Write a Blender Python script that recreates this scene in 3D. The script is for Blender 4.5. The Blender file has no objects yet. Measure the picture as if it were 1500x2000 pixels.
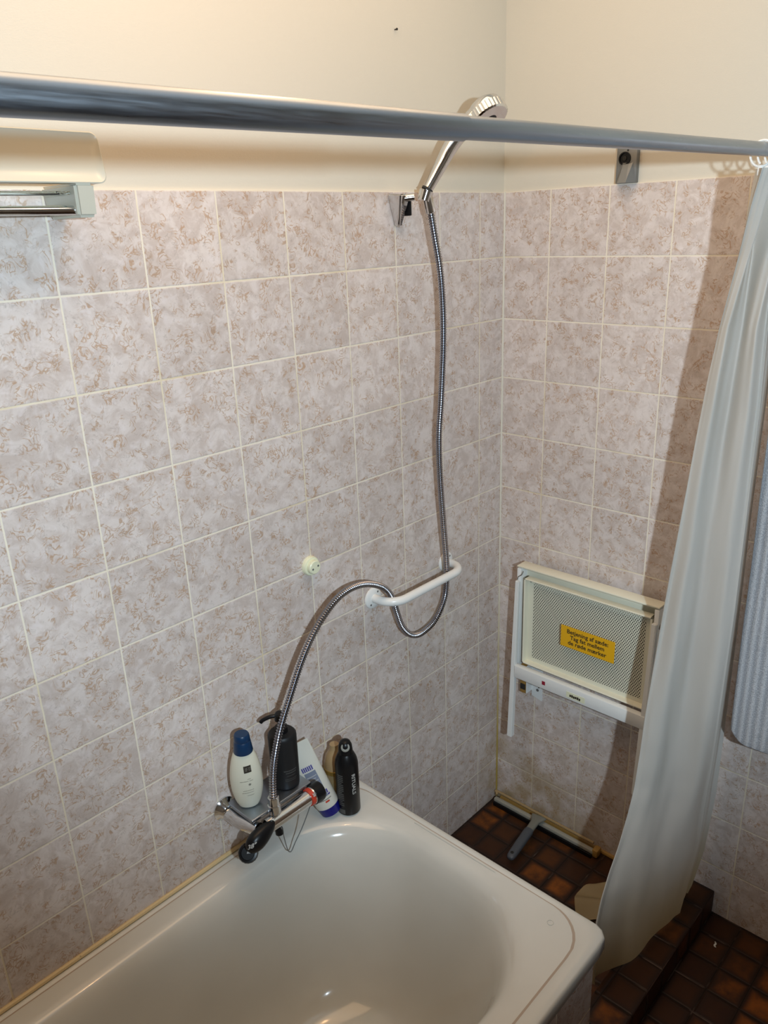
import bpy, bmesh, math, random
from mathutils import Vector, Matrix, noise
random.seed(4)
S = bpy.context.scene
C = S.collection
PI = math.pi
# ------------------------------------------------------------------ camera
cd = bpy.data.cameras.new('camera'); cam = bpy.data.objects.new('camera', cd); C.objects.link(cam)
R = Matrix(((0.683515, 0.272953, -0.676982), (-0.728969, 0.207526, -0.652332), (-0.037564, 0.939377, 0.340821)))
cam.matrix_world = Matrix.Translation((-1.69856, -1.1860, 1.7244)) @ R.to_4x4()
cd.sensor_fit = 'VERTICAL'; cd.sensor_height = 24.0; cd.lens = 24.0 * 1524.64 / 2000; cd.clip_start = 0.02
S.camera = cam
# ------------------------------------------------------------------ light
w = bpy.data.worlds.new('world'); S.world = w; w.use_nodes = True
w.node_tree.nodes['Background'].inputs[0].default_value = (0.8, 0.85, 1, 1)
w.node_tree.nodes['Background'].inputs[1].default_value = 0.0
def light(name, kind, loc, energy, col, **k):
    d = bpy.data.lights.new(name, kind); d.energy = energy; d.color = col
    for a, b in k.items(): setattr(d, a, b)
    o = bpy.data.objects.new(name, d); C.objects.link(o); o.location = loc
    return o
def aim(o, p): o.rotation_euler = (Vector(p) - o.location).to_track_quat('-Z', 'Y').to_euler()
# warm bulb on the wall above the tub (out of frame) and a cool spot lamp behind the camera
light('warm_bulb', 'POINT', (-0.98, -0.42, 2.14), 2.3, (1.0, 0.56, 0.26), shadow_soft_size=0.04)
cool = light('cool_spot', 'SPOT', (-1.68, -1.62, 1.752), 118.0, (0.70, 0.87, 1.0), shadow_soft_size=0.022,
             spot_size=math.radians(100), spot_blend=0.52)
aim(cool, (-0.33, -0.12, 1.82))
light('warm_ceiling_fill', 'AREA', (-1.1, -0.38, 2.47), 8.5, (1.0, 0.66, 0.37), shape='RECTANGLE', size=1.8, size_y=0.6)  # unseen soft fill, added to even out the warm light over the bath
S.view_settings.view_transform = 'Standard'; S.view_settings.look = 'None'
S.view_settings.exposure = -0.16; S.view_settings.gamma = 1.0
S.view_settings.use_curve_mapping = False

# ------------------------------------------------------------------ materials
MATS = {}
def mat(name, col=(0.8, 0.8, 0.8), rough=0.5, metal=0.0, **k):
    m = bpy.data.materials.new(name); m.use_nodes = True
    b = m.node_tree.nodes['Principled BSDF']
    b.inputs['Base Color'].default_value = (*col, 1); b.inputs['Roughness'].default_value = rough
    b.inputs['Metallic'].default_value = metal
    for a, v in k.items(): b.inputs[a.replace('_', ' ')].default_value = v
    MATS[name] = m
    return m
class NT:
    """tiny node helper"""
    def __init__(s, m): s.t = m.node_tree; s.b = s.t.nodes['Principled BSDF']; s.out = s.t.nodes['Material Output']
    def n(s, typ, **k):
        x = s.t.nodes.new(typ)
        for a, v in k.items(): setattr(x, a, v)
        return x
    def put(s, v, sock):
        if isinstance(v, bpy.types.NodeSocket): s.t.links.new(v, sock)
        else: sock.default_value = v
    def math(s, op, a, b=0.0, c=None, clamp=False):
        x = s.n('ShaderNodeMath', operation=op, use_clamp=clamp); s.put(a, x.inputs[0]); s.put(b, x.inputs[1])
        if c is not None: s.put(c, x.inputs[2])
        return x.outputs[0]
    def mix(s, f, a, b, kind='RGBA', blend='MIX'):
        x = s.n('ShaderNodeMix', data_type='RGBA', blend_type=blend)
        s.put(f, x.inputs[0]); s.put(a, x.inputs[6]); s.put(b, x.inputs[7]); return x.outputs[2]
    def noise(s, vec, scale, detail=3, rough=0.5, dist=0.0):
        x = s.n('ShaderNodeTexNoise'); s.put(vec, x.inputs['Vector']); x.inputs['Scale'].default_value = scale
        x.inputs['Detail'].default_value = detail; x.inputs['Roughness'].default_value = rough
        x.inputs['Distortion'].default_value = dist; return x.outputs['Fac']
    def ramp(s, v, lo, hi):
        x = s.n('ShaderNodeMapRange', clamp=True); x.interpolation_type = 'SMOOTHSTEP'
        s.put(v, x.inputs[0]); x.inputs[1].default_value = lo; x.inputs[2].default_value = hi; return x.outputs[0]
    def bump(s, h, strength=0.3, dist=0.001):
        x = s.n('ShaderNodeBump'); x.inputs['Strength'].default_value = strength; x.inputs['Distance'].default_value = dist
        s.put(h, x.inputs['Height']); s.t.links.new(x.outputs[0], s.b.inputs['Normal'])
def rgb(r, g, b): return (r, g, b, 1.0)

def tile_grid(N, ax, size, off, size2, off2, gw, ax2=2):
    """returns (grout mask 1=grout, cell random, cell colour, local vector) on two object axes"""
    tc = N.n('ShaderNodeNewGeometry'); sep = N.n('ShaderNodeSeparateXYZ'); N.t.links.new(tc.outputs['Position'], sep.inputs[0])
    u = N.math('DIVIDE', N.math('SUBTRACT', sep.outputs[ax], off), size)
    v = N.math('DIVIDE', N.math('SUBTRACT', sep.outputs[ax2], off2), size2)
    wob = N.math('MULTIPLY', N.math('SUBTRACT', N.noise(tc.outputs['Position'], 60, 2), 0.5), 0.010)
    fu = N.math('ABSOLUTE', N.math('SUBTRACT', N.math('FRACT', N.math('ADD', u, wob)), 0.5))
    fv = N.math('ABSOLUTE', N.math('SUBTRACT', N.math('FRACT', N.math('ADD', v, wob)), 0.5))
    du = N.math('MULTIPLY', N.math('SUBTRACT', 0.5, fu), size); dv = N.math('MULTIPLY', N.math('SUBTRACT', 0.5, fv), size2)
    d = N.math('MINIMUM', du, dv)
    comb = N.n('ShaderNodeCombineXYZ'); N.put(N.math('FLOOR', u), comb.inputs[0]); N.put(N.math('FLOOR', v), comb.inputs[1]); comb.inputs[2].default_value = ax * 7.3
    wn = N.n('ShaderNodeTexWhiteNoise', noise_dimensions='3D'); N.t.links.new(comb.outputs[0], wn.inputs['Vector'])
    vm = N.n('ShaderNodeVectorMath', operation='MULTIPLY_ADD'); N.t.links.new(wn.outputs['Color'], vm.inputs[0]); vm.inputs[1].default_value = (5, 5, 5)
    N.t.links.new(tc.outputs['Position'], vm.inputs[2])
    return d, wn.outputs['Value'], wn.outputs['Color'], vm.outputs[0], tc.outputs['Position'], sep, gw

def wall_tile(name, ax, off, stain=None):
    m = mat(name, rough=0.28); N = NT(m)
    d, rv, rc, lv, pos, sep, gw = tile_grid(N, ax, 0.15, off, 0.15, 1.797, 0.0013)
    base = N.mix(N.ramp(N.noise(lv, 26, 5, 0.65, 0.8), 0.36, 0.64), rgb(0.56, 0.475, 0.43), rgb(0.69, 0.615, 0.575))
    base = N.mix(N.math('MULTIPLY', N.ramp(N.noise(lv, 55, 3, 0.6, 0.5), 0.5, 0.72), 0.45), base, rgb(0.75, 0.68, 0.67))
    # thin curling veins: iso-lines of a distorted noise, masked in patches
    n1 = N.noise(lv, 50, 2, 0.5, 1.7)
    vein = N.math('SUBTRACT', 1.0, N.ramp(N.math('ABSOLUTE', N.math('SUBTRACT', n1, 0.5)), 0.004, 0.060))
    patch = N.ramp(N.noise(lv, 40, 2, 0.5, 0.4), 0.44, 0.60)
    vein = N.math('MULTIPLY', vein, patch)
    tint = N.mix(N.noise(lv, 12, 1), rgb(0.35, 0.23, 0.14), rgb(0.50, 0.29, 0.15))
    col = N.mix(N.math('MULTIPLY', vein, 0.72), base, tint)
    n2 = N.noise(lv, 90, 2, 0.5, 1.2)
    v2 = N.math('MULTIPLY', N.math('SUBTRACT', 1.0, N.ramp(N.math('ABSOLUTE', N.math('SUBTRACT', n2, 0.46)), 0.005, 0.04)), N.ramp(N.noise(lv, 70, 2), 0.5, 0.62))
    col = N.mix(N.math('MULTIPLY', v2, 0.30), col, rgb(0.25, 0.21, 0.18))
    tone = N.n('ShaderNodeHueSaturation'); N.put(col, tone.inputs['Color']); N.put(N.math('ADD', 0.95, N.math('MULTIPLY', rv, 0.1)), tone.inputs['Value'])
    g = N.math('SUBTRACT', 1.0, N.ramp(d, gw * 0.75, gw * 1.5))
    gcol = N.mix(N.ramp(N.noise(pos, 5, 3), 0.45, 0.7), rgb(0.80, 0.73, 0.60), rgb(0.68, 0.58, 0.40))
    col = N.mix(g, tone.outputs[0], gcol)
    # yellow-brown limescale stain low in the corner
    s = N.math('MULTIPLY', N.ramp(N.math('SUBTRACT', 0.0, sep.outputs[2]), -0.42, 0.02), N.ramp(N.noise(pos, 11, 4), 0.36, 0.62))
    hz = N.math('ABSOLUTE', sep.outputs[ax])
    s = N.math('MULTIPLY', s, N.ramp(N.math('SUBTRACT', 0.0, hz), -0.62 if ax == 1 else -0.12, 0.0))
    col = N.mix(N.math('MULTIPLY', s, 0.85), col, rgb(0.33, 0.22, 0.07))
    N.put(col, N.b.inputs['Base Color'])
    N.put(N.math('ADD', 0.26, N.math('MULTIPLY', g, 0.5)), N.b.inputs['Roughness'])
    h = N.math('ADD', N.ramp(d, gw * 0.5, gw * 2.6), N.math('MULTIPLY', N.noise(pos, 25, 2), 0.25))
    N.bump(h, 0.55, 0.0008)
    return m
m_tl = wall_tile('glazed_tile_a', 0, -0.0999)
m_tr = wall_tile('glazed_tile_b', 1, -0.1303)
m_ta = wall_tile('glazed_tile_c', 0, -0.797)

def floor_tile(name, ax2=1):
    m = mat(name, rough=0.5, Specular_IOR_Level=0.3); N = NT(m)
    d, rv, rc, lv, pos, sep, gw = tile_grid(N, 0, 0.0765, -0.0015, 0.0765 if ax2 == 1 else 0.0765, -0.692 if ax2 == 1 else -0.003, 0.0022, ax2)
    cr = N.n('ShaderNodeValToRGB'); N.put(rv, cr.inputs[0])
    e = cr.color_ramp.elements; e[0].position = 0.0; e[0].color = rgb(0.030, 0.010, 0.005); e[1].position = 1.0; e[1].color = rgb(0.26, 0.078, 0.010)
    for p, c in ((0.3, (0.065, 0.022, 0.006)), (0.6, (0.105, 0.034, 0.007)), (0.8, (0.150, 0.046, 0.008))):
        q = e.new(p); q.color = rgb(*c)
    edge = N.ramp(d, 0.002, 0.020)
    col = N.mix(N.ramp(N.noise(lv, 18, 4, 0.6), 0.35, 0.7), cr.outputs[0], rgb(0.050, 0.018, 0.006))
    col = N.mix(edge, rgb(0.026, 0.011, 0.006), col)
    g = N.math('SUBTRACT', 1.0, N.ramp(d, gw * 0.35, gw * 0.85))
    gc = N.mix(N.ramp(N.noise(pos, 9, 3), 0.53, 0.62), rgb(0.015, 0.009, 0.007), rgb(0.12, 0.085, 0.07))
    col = N.mix(g, col, gc); N.put(col, N.b.inputs['Base Color'])
    N.put(N.math('ADD', 0.48, N.math('MULTIPLY', g, 0.4)), N.b.inputs['Roughness'])
    N.bump(N.math('ADD', N.ramp(d, 0.0006, 0.006), N.math('MULTIPLY', N.noise(pos, 40, 3), 0.3)), 0.7, 0.0015)
    return m
m_fl = floor_tile('quarry_tile'); m_fs = floor_tile('quarry_tile_side', 2)

m_paint = mat('cream_wall_paint', (0.64, 0.595, 0.50), 0.75); N = NT(m_paint)
geo = N.n('ShaderNodeNewGeometry')
wv = N.n('ShaderNodeMapping'); N.t.links.new(geo.outputs['Position'], wv.inputs[0]); wv.inputs['Scale'].default_value = (1, 1, 2.2)
N.bump(N.noise(wv.outputs[0], 260, 3, 0.6), 0.22, 0.0012)
m_white = mat('white_ceiling_paint', (0.82, 0.80, 0.76), 0.8)
m_far = mat('far_wall_paint', (0.40, 0.38, 0.35), 0.8)

m_enamel = mat('bath_enamel', (0.70, 0.69, 0.65), 0.12, Coat_Weight=0.4, Coat_Roughness=0.05); N = NT(m_enamel)
geo = N.n('ShaderNodeNewGeometry')
N.put(N.mix(N.ramp(N.noise(geo.outputs['Position'], 4, 3), 0.3, 0.7), rgb(0.61, 0.60, 0.55), rgb(0.66, 0.65, 0.60)), N.b.inputs['Base Color'])
m_stain = mat('stained_enamel_groove', (0.42, 0.34, 0.27), 0.4)
m_chrome = mat('chrome', (0.72, 0.73, 0.74), 0.10, 1.0)
m_satin = mat('worn_steel', (0.33, 0.37, 0.42), 0.30, 1.0); N = NT(m_satin)
geo = N.n('ShaderNodeNewGeometry'); mp = N.n('ShaderNodeMapping'); N.t.links.new(geo.outputs['Position'], mp.inputs[0]); mp.inputs['Scale'].default_value = (3, 60, 60)
N.put(N.math('ADD', 0.20, N.math('MULTIPLY', N.noise(mp.outputs[0], 8, 4), 0.25)), N.b.inputs['Roughness'])
m_hose = mat('ribbed_hose_metal', (0.34, 0.34, 0.37), 0.22, 1.0)
m_zinc = mat('dull_zinc', (0.20, 0.205, 0.20), 0.5, 0.45)
m_white_pl = mat('white_enamelled_metal', (0.80, 0.81, 0.79), 0.28)
m_cream = mat('cream_enamelled_metal', (0.80, 0.77, 0.62), 0.32)
m_cream2 = mat('yellowed_plastic', (0.78, 0.79, 0.58), 0.35)
m_shelfpl = mat('white_fitting_plastic', (0.56, 0.54, 0.45), 0.28)
m_black = mat('black_plastic', (0.006, 0.006, 0.007), 0.32, Specular_IOR_Level=0.25)
m_dark = mat('dark_hole', (0.02, 0.02, 0.018), 0.8)
m_charcoal = mat('charcoal_plastic', (0.013, 0.013, 0.014), 0.45, Specular_IOR_Level=0.25)
m_blue = mat('petrol_blue_cap', (0.002, 0.028, 0.085), 0.35)
m_navy = mat('ultramarine_cap', (0.006, 0.008, 0.16), 0.3)
m_bottle = mat('ivory_bottle_plastic', (0.68, 0.66, 0.54), 0.35, Subsurface_Weight=0.0)
m_tube = mat('white_tube_plastic', (0.64, 0.63, 0.56), 0.35)
m_print = mat('grey_print', (0.20, 0.19, 0.16), 0.6)
m_printd = mat('dark_brown_print', (0.022, 0.016, 0.010), 0.5)
m_printw = mat('pale_print', (0.45, 0.45, 0.43), 0.5)
m_prints = mat('slate_print', (0.17, 0.20, 0.27), 0.5)
m_printv = mat('violet_print', (0.07, 0.06, 0.26), 0.5)
m_printr = mat('red_print', (0.52, 0.045, 0.02), 0.35)
m_printg = mat('dim_grey_print', (0.085, 0.085, 0.082), 0.5)
m_yellow = mat('yellow_sticker', (0.78, 0.42, 0.008), 0.45)
m_redsq = mat('dark_red_mark', (0.28, 0.01, 0.03), 0.5)
m_ink = mat('black_ink', (0.025, 0.018, 0.01), 0.6)
m_rubber = mat('grey_rubber_handle', (0.075, 0.085, 0.10), 0.5)
m_rubber2 = mat('pale_grey_plastic', (0.20, 0.20, 0.17), 0.5)
m_tan = mat('tan_sealant', (0.36, 0.25, 0.12), 0.6)
m_ochre = mat('ochre_stained_plastic', (0.36, 0.20, 0.045), 0.55)
m_bar = mat('dirty_white_bar', (0.33, 0.32, 0.27), 0.55)
m_grout = mat('corner_grout', (0.70, 0.66, 0.56), 0.7); N = NT(m_grout)
geo = N.n('ShaderNodeNewGeometry'); sep = N.n('ShaderNodeSeparateXYZ'); N.t.links.new(geo.outputs['Position'], sep.inputs[0])
N.put(N.mix(N.ramp(N.math('ADD', N.math('MULTIPLY', sep.outputs[2], -1.0), N.math('MULTIPLY', N.noise(geo.outputs['Position'], 9, 3), 0.4)), -0.75, 0.1), rgb(0.70, 0.66, 0.56), rgb(0.42, 0.30, 0.06)), N.b.inputs['Base Color'])
m_caulk = mat('yellowed_caulk', (0.62, 0.40, 0.15), 0.5); N = NT(m_caulk)
geo = N.n('ShaderNodeNewGeometry'); N.put(N.mix(N.ramp(N.noise(geo.outputs['Position'], 30, 4, 0.7), 0.62, 0.70), rgb(0.68, 0.52, 0.28), rgb(0.10, 0.07, 0.03)), N.b.inputs['Base Color'])
m_amber = mat('amber_gel_plastic', (0.50, 0.40, 0.22), 0.2, Transmission_Weight=0.55, IOR=1.35)
m_gold = mat('gold_band', (0.35, 0.22, 0.05), 0.35, 0.6)
m_glass = mat('green_tinted_glass', (0.70, 0.90, 0.93), 0.03, Transmission_Weight=1.0, IOR=1.45)

# curtain: thin white plastic, part diffuse, part translucent
m_cur = mat('white_plastic_curtain', (0.74, 0.72, 0.66), 0.35); N = NT(m_cur)
geo = N.n('ShaderNodeNewGeometry'); sep = N.n('ShaderNodeSeparateXYZ'); N.t.links.new(geo.outputs['Position'], sep.inputs[0])
cc = N.mix(N.ramp(N.math('ADD', sep.outputs[2], N.math('MULTIPLY', N.noise(geo.outputs['Position'], 6, 3), 0.15)), 0.45, 0.12), rgb(0.72, 0.71, 0.67), rgb(0.58, 0.46, 0.26))
N.put(cc, N.b.inputs['Base Color'])
tr = N.n('ShaderNodeBsdfTranslucent'); N.put(cc, tr.inputs[0])
ms = N.n('ShaderNodeMixShader'); ms.inputs[0].default_value = 0.42
N.t.links.new(N.b.outputs[0], ms.inputs[1]); N.t.links.new(tr.outputs[0], ms.inputs[2]); N.t.links.new(ms.outputs[0], N.out.inputs[0])

# perforated sheet: holes really let light and sight through
m_perf = mat('perforated_cream_metal', (0.72, 0.71, 0.58), 0.35); N = NT(m_perf)
geo = N.n('ShaderNodeNewGeometry'); sep = N.n('ShaderNodeSeparateXYZ'); N.t.links.new(geo.outputs['Position'], sep.inputs[0])
def cells(oy, oz):
    P = 0.0066; Q = P * 1.5
    fy = N.math('MULTIPLY', N.math('SUBTRACT', N.math('FRACT', N.math('ADD', N.math('DIVIDE', sep.outputs[1], P), oy)), 0.5), P)
    fz = N.math('MULTIPLY', N.math('SUBTRACT', N.math('FRACT', N.math('ADD', N.math('DIVIDE', sep.outputs[2], Q), oz)), 0.5), Q)
    return N.math('SQRT', N.math('ADD', N.math('MULTIPLY', fy, fy), N.math('MULTIPLY', fz, fz)))
dist = N.math('MINIMUM', cells(0, 0), cells(0.5, 0.5))
inside = N.math('MULTIPLY', N.math('MULTIPLY', N.math('GREATER_THAN', sep.outputs[1], -0.468), N.math('LESS_THAN', sep.outputs[1], -0.146)),
                N.math('MULTIPLY', N.math('GREATER_THAN', sep.outputs[2], 0.583), N.math('LESS_THAN', sep.outputs[2], 0.820)))
hole = N.math('MULTIPLY', N.math('LESS_THAN', dist, 0.0019), inside)
tp = N.n('ShaderNodeBsdfTransparent'); ms = N.n('ShaderNodeMixShader'); N.put(hole, ms.inputs[0])
N.t.links.new(N.b.outputs[0], ms.inputs[1]); N.t.links.new(tp.outputs[0], ms.inputs[2]); N.t.links.new(ms.outputs[0], N.out.inputs[0])

def towel_mat(name, c1, c2):
    m = mat(name, c1, 0.95); N = NT(m)
    geo = N.n('ShaderNodeNewGeometry'); sep = N.n('ShaderNodeSeparateXYZ'); N.t.links.new(geo.outputs['Position'], sep.inputs[0])
    st = N.math('SINE', N.math('MULTIPLY', sep.outputs[1], 2 * PI / 0.016))
    nz = N.noise(geo.outputs['Position'], 420, 3, 0.7)
    N.put(N.mix(N.ramp(N.math('ADD', N.math('MULTIPLY', st, 0.12), nz), 0.30, 0.72), rgb(*c2), rgb(*c1)), N.b.inputs['Base Color'])
    N.bump(N.math('ADD', nz, N.math('MULTIPLY', st, 0.25)), 0.9, 0.004)
    return m
m_towel = towel_mat('grey_terry', (0.66, 0.68, 0.71), (0.36, 0.38, 0.42))

# ------------------------------------------------------------------ mesh helpers
def new_obj(name, bm, m, parent=None, smooth=True, sharp=0.7):
    me = bpy.data.meshes.new(name)
    bmesh.ops.recalc_face_normals(bm, faces=bm.faces)
    if smooth:
        for f in bm.faces: f.smooth = True
        for e in bm.edges:
            if len(e.link_faces) == 2 and e.calc_face_angle(0) > sharp: e.smooth = False
    bm.to_mesh(me); bm.free()
    for x in (m if isinstance(m, (list, tuple)) else [m]): me.materials.append(x)
    o = bpy.data.objects.new(name, me); C.objects.link(o)
    if parent is not None:
        o.parent = parent
        r = parent
        off = Vector(parent.location)
        while r.parent: r = r.parent; off += r.location
        o.location = -off            # meshes are modelled in world coordinates
    return o
def thing(name, label, cat, loc, group=None):
    o = bpy.data.objects.new(name, None); o.empty_display_size = 0.02; C.objects.link(o); o.location = loc
    o['label'] = label; o['category'] = cat
    if group: o['group'] = group
    return o
def tag(o, label, cat, group=None):
    o['label'] = label; o['category'] = cat
    if group: o['group'] = group
    return o
def struct(o): o['kind'] = 'structure'; return o
def box(bm, x0, x1, y0, y1, z0, z1, bev=0.0, seg=2, mi=0, M=None):
    vs = [bm.verts.new((x, y, z)) for x in (x0, x1) for y in (y0, y1) for z in (z0, z1)]
    fs = [bm.faces.new([vs[i] for i in q]) for q in ((0, 1, 3, 2), (4, 6, 7, 5), (0, 4, 5, 1), (2, 3, 7, 6), (0, 2, 6, 4), (1, 5, 7, 3))]
    for f in fs: f.material_index = mi
    if bev > 0:
        r = bmesh.ops.bevel(bm, geom=list({e for f in fs for e in f.edges}), offset=bev, segments=seg, profile=0.5, affect='EDGES')
        vs = list({v for f in r['faces'] for v in f.verts} | {v for v in vs if v.is_valid})
        for f in r['faces']: f.material_index = mi
    if M is not None: bmesh.ops.transform(bm, matrix=M, verts=[v for v in vs if v.is_valid])
    return vs
def hull_box(bm, bottom, top):
    """eight corner block: bottom 4 pts, top 4 pts"""
    a = [bm.verts.new(p) for p in bottom]; b = [bm.verts.new(p) for p in top]
    n = len(a)
    bm.faces.new(a[::-1]); bm.faces.new(b)
    for i in range(n): bm.faces.new((a[i], a[(i + 1) % n], b[(i + 1) % n], b[i]))
def loft(bm, rings, cap0=True, cap1=True, closed=True):
    R_ = [[bm.verts.new(p) for p in r] for r in rings]
    n = len(R_[0])
    for a, b in zip(R_, R_[1:]):
        for i in range(n if closed else n - 1):
            bm.faces.new((a[i], a[(i + 1) % n], b[(i + 1) % n], b[i]))
    if cap0: bm.faces.new(R_[0][::-1])
    if cap1: bm.faces.new(R_[-1])
    return R_
def frame_for(d):
    d = Vector(d).normalized(); up = Vector((0, 0, 1)) if abs(d.z) < 0.95 else Vector((1, 0, 0))
    u = d.cross(up).normalized(); v = d.cross(u).normalized()
    return d, u, v
def lathe(bm, base, axis, prof, n=32, sx=1.0, sy=1.0, u=None, ribs=0, rib=0.0):
    """prof: list of (distance along axis, radius)"""
    d, uu, vv = frame_for(axis)
    if u is not None:
        uu = Vector(u).normalized(); vv = d.cross(uu).normalized()
    base = Vector(base); rings = []
    for h, r in prof:
        r = max(r, 1e-5)
        rr = []
        for i in range(n):
            a = 2 * PI * i / n
            k = r * (1 + (rib if (ribs and i % 2) else 0))
            rr.append(base + d * h + uu * (math.cos(a) * k * sx) + vv * (math.sin(a) * k * sy))
        rings.append(rr)
    loft(bm, rings)
def smooth_path(pts, per=8):
    P = [Vector(p) for p in pts]; out = []
    for i in range(len(P) - 1):
        p0 = P[max(i - 1, 0)]; p1 = P[i]; p2 = P[i + 1]; p3 = P[min(i + 2, len(P) - 1)]
        for k in range(per):
            t = k / per
            out.append(0.5 * ((2 * p1) + (-p0 + p2) * t + (2 * p0 - 5 * p1 + 4 * p2 - p3) * t * t + (-p0 + 3 * p1 - 3 * p2 + p3) * t ** 3))
    out.append(P[-1]); return out
def resample(P, step):
    out = [P[0]]; acc = 0
    for a, b in zip(P, P[1:]):
        L = (b - a).length
        while acc + L >= step:
            t = (step - acc) / L; a = a.lerp(b, t); L = (b - a).length; out.append(a.copy()); acc = 0
        acc += L
    out.append(P[-1]); return out
def tube(bm, pts, r, n=16, rfun=None):
    P = [Vector(p) for p in pts]
    P = [p for i, p in enumerate(P) if i == 0 or (p - P[i - 1]).length > 1e-6]
    d, u, v = frame_for(P[1] - P[0]); rings = []
    for i, p in enumerate(P):
        t = (P[min(i + 1, len(P) - 1)] - P[max(i - 1, 0)]).normalized()
        u = (u - t * u.dot(t)).normalized(); v = t.cross(u)
        rr = rfun(i) if rfun else r
        rings.append([p + u * (math.cos(2 * PI * k / n) * rr) + v * (math.sin(2 * PI * k / n) * rr) for k in range(n)])
    loft(bm, rings)
def text_bm(body, size, bold=0.0):
    cu = bpy.data.curves.new('t', 'FONT'); cu.body = body; cu.size = size; cu.align_x = 'CENTER'; cu.align_y = 'CENTER'
    cu.offset = bold; cu.extrude = 0.0; cu.resolution_u = 3
    o = bpy.data.objects.new('t', cu); C.objects.link(o)
    bpy.context.view_layer.update()
    me = bpy.data.meshes.new_from_object(o.evaluated_get(bpy.context.evaluated_depsgraph_get()))
    bm = bmesh.new(); bm.from_mesh(me)
    bpy.data.objects.remove(o); bpy.data.curves.remove(cu); bpy.data.meshes.remove(me)
    return bm
def rect_bm(bm, u0, u1, v0, v1, nu=8, nv=1, mi=0):
    g = [[bm.verts.new((u0 + (u1 - u0) * i / nu, v0 + (v1 - v0) * j / nv, 0)) for i in range(nu + 1)] for j in range(nv + 1)]
    for j in range(nv):
        for i in range(nu):
            f = bm.faces.new((g[j][i], g[j][i + 1], g[j + 1][i + 1], g[j + 1][i])); f.material_index = mi
def thicken(bm, t=0.0002):
    r = bmesh.ops.extrude_face_region(bm, geom=bm.faces[:])
    for v in [x for x in r['geom'] if isinstance(x, bmesh.types.BMVert)]: v.co.z -= t
def wrap(bm, fn):
    for v in bm.verts: v.co = fn(v.co.x, v.co.y, v.co.z)

# ------------------------------------------------------------------ the setting
XL, YB, ZC = -2.7, -2.5, 2.5
def wall(name, tile, tb, pb):
    bm = bmesh.new(); box(bm, *tb); n = len(bm.faces); box(bm, *pb, mi=1)
    return struct(new_obj(name, bm, [tile, m_paint], smooth=False))
wall('wall_left', m_tl, (XL, 0.1, 0.0, 0.1, -0.05, 1.797), (XL, 0.1, 0.005, 0.1, 1.797, ZC))
wall('wall_right', m_tr, (0.0, 0.1, YB, 0.0, -0.05, 1.797), (0.004, 0.1, YB, 0.005, 1.797, ZC))
bm = bmesh.new(); box(bm, XL - 0.1, XL, YB, 0.1, -0.05, ZC); struct(new_obj('wall_far', bm, m_far, smooth=False))
bm = bmesh.new(); box(bm, XL - 0.1, 0.1, YB - 0.1, YB, -0.05, ZC); struct(new_obj('wall_rear', bm, m_far, smooth=False))
bm = bmesh.new(); box(bm, XL - 0.1, 0.1, YB - 0.1, 0.1, ZC, ZC + 0.1); struct(new_obj('ceiling', bm, m_white, smooth=False))
bm = bmesh.new(); box(bm, XL - 0.1, 0.1, YB - 0.1, 0.1, -0.1, 0.0); struct(new_obj('floor', bm, m_fl, smooth=False))
# raised curb of the shower bay
bm = bmesh.new(); box(bm, -0.79, 0.0, -0.692, -0.60, -0.01, 0.07, bev=0.003)
for f in bm.faces:
    if abs(f.normal.y) > 0.5 or (f.normal.length == 0): f.material_index = 1
bm.normal_update()
for f in bm.faces: f.material_index = 1 if abs(f.normal.y) > 0.6 else 0
struct(new_obj('trim_1', bm, [m_fl, m_fs], smooth=False))
# tiled apron under the bath
bm = bmesh.new()
box(bm, -2.35, -0.668, -0.692, -0.676, 0.0, 0.442); box(bm, -0.684, -0.668, -0.676, -0.012, 0.0, 0.442)
struct(new_obj('trim_2', bm, m_ta, smooth=False))
# grout bead in the corner, yellowed sealant along the bath, tan sealant at the right wall foot
bm = bmesh.new(); tube(bm, [(-0.0012, -0.0012, 0.0), (-0.0012, -0.0012, 1.0), (-0.0012, -0.0012, 1.797)], 0.0027, 8); struct(new_obj('trim_3', bm, m_grout))
bm = bmesh.new(); tube(bm, [(-2.3, -0.003, 0.4785), (-1.6, -0.003, 0.4785), (-0.985, -0.003, 0.479), (-0.64, -0.003, 0.479)], 0.0048, 8); struct(new_obj('trim_4', bm, m_caulk))
bm = bmesh.new(); tube(bm, [(-0.002, -0.02, 0.004), (-0.002, -0.2, 0.004), (-0.002, -0.598, 0.004)], 0.007, 8); struct(new_obj('trim_5', bm, m_ochre))

# ------------------------------------------------------------------ bathtub
def rrect_ray(th, x0, x1, y0, y1, r, cx, cy):
    """point of a rounded rectangle outline met by a ray from (cx,cy) at angle th"""
    c, s = math.cos(th), math.sin(th)
    lo, hi = 0.0, 4.0
    def inside(px, py):
        if not (x0 <= px <= x1 and y0 <= py <= y1): return False
        qx = min(max(px, x0 + r), x1 - r); qy = min(max(py, y0 + r), y1 - r)
        if (px < x0 + r or px > x1 - r) and (py < y0 + r or py > y1 - r): return (px - qx) ** 2 + (py - qy) ** 2 <= r * r
        return True
    for _ in range(34):
        m_ = (lo + hi) / 2
        if inside(cx + c * m_, cy + s * m_): lo = m_
        else: hi = m_
    return cx + c * lo, cy + s * lo
TX0, TX1, TY0, TY1 = -2.32, -0.634, -0.706, -0.002
cx, cy = -1.35, -0.345
angs = []
NB = 240
for i in range(NB): # denser towards the visible end
    t = i / NB * 2 * PI
    angs.append(t - 0.45 * math.sin(t) * 0.8)
def ring(x0, x1, y0, y1, r, z): return [(*rrect_ray(a, x0, x1, y0, y1, r, cx, cy), z) for a in angs]
bm = bmesh.new(); rings = []
rings.append(ring(TX0 + .014, TX1 - .014, TY0 + .014, TY1 - .010, .02, 0.440))
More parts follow.
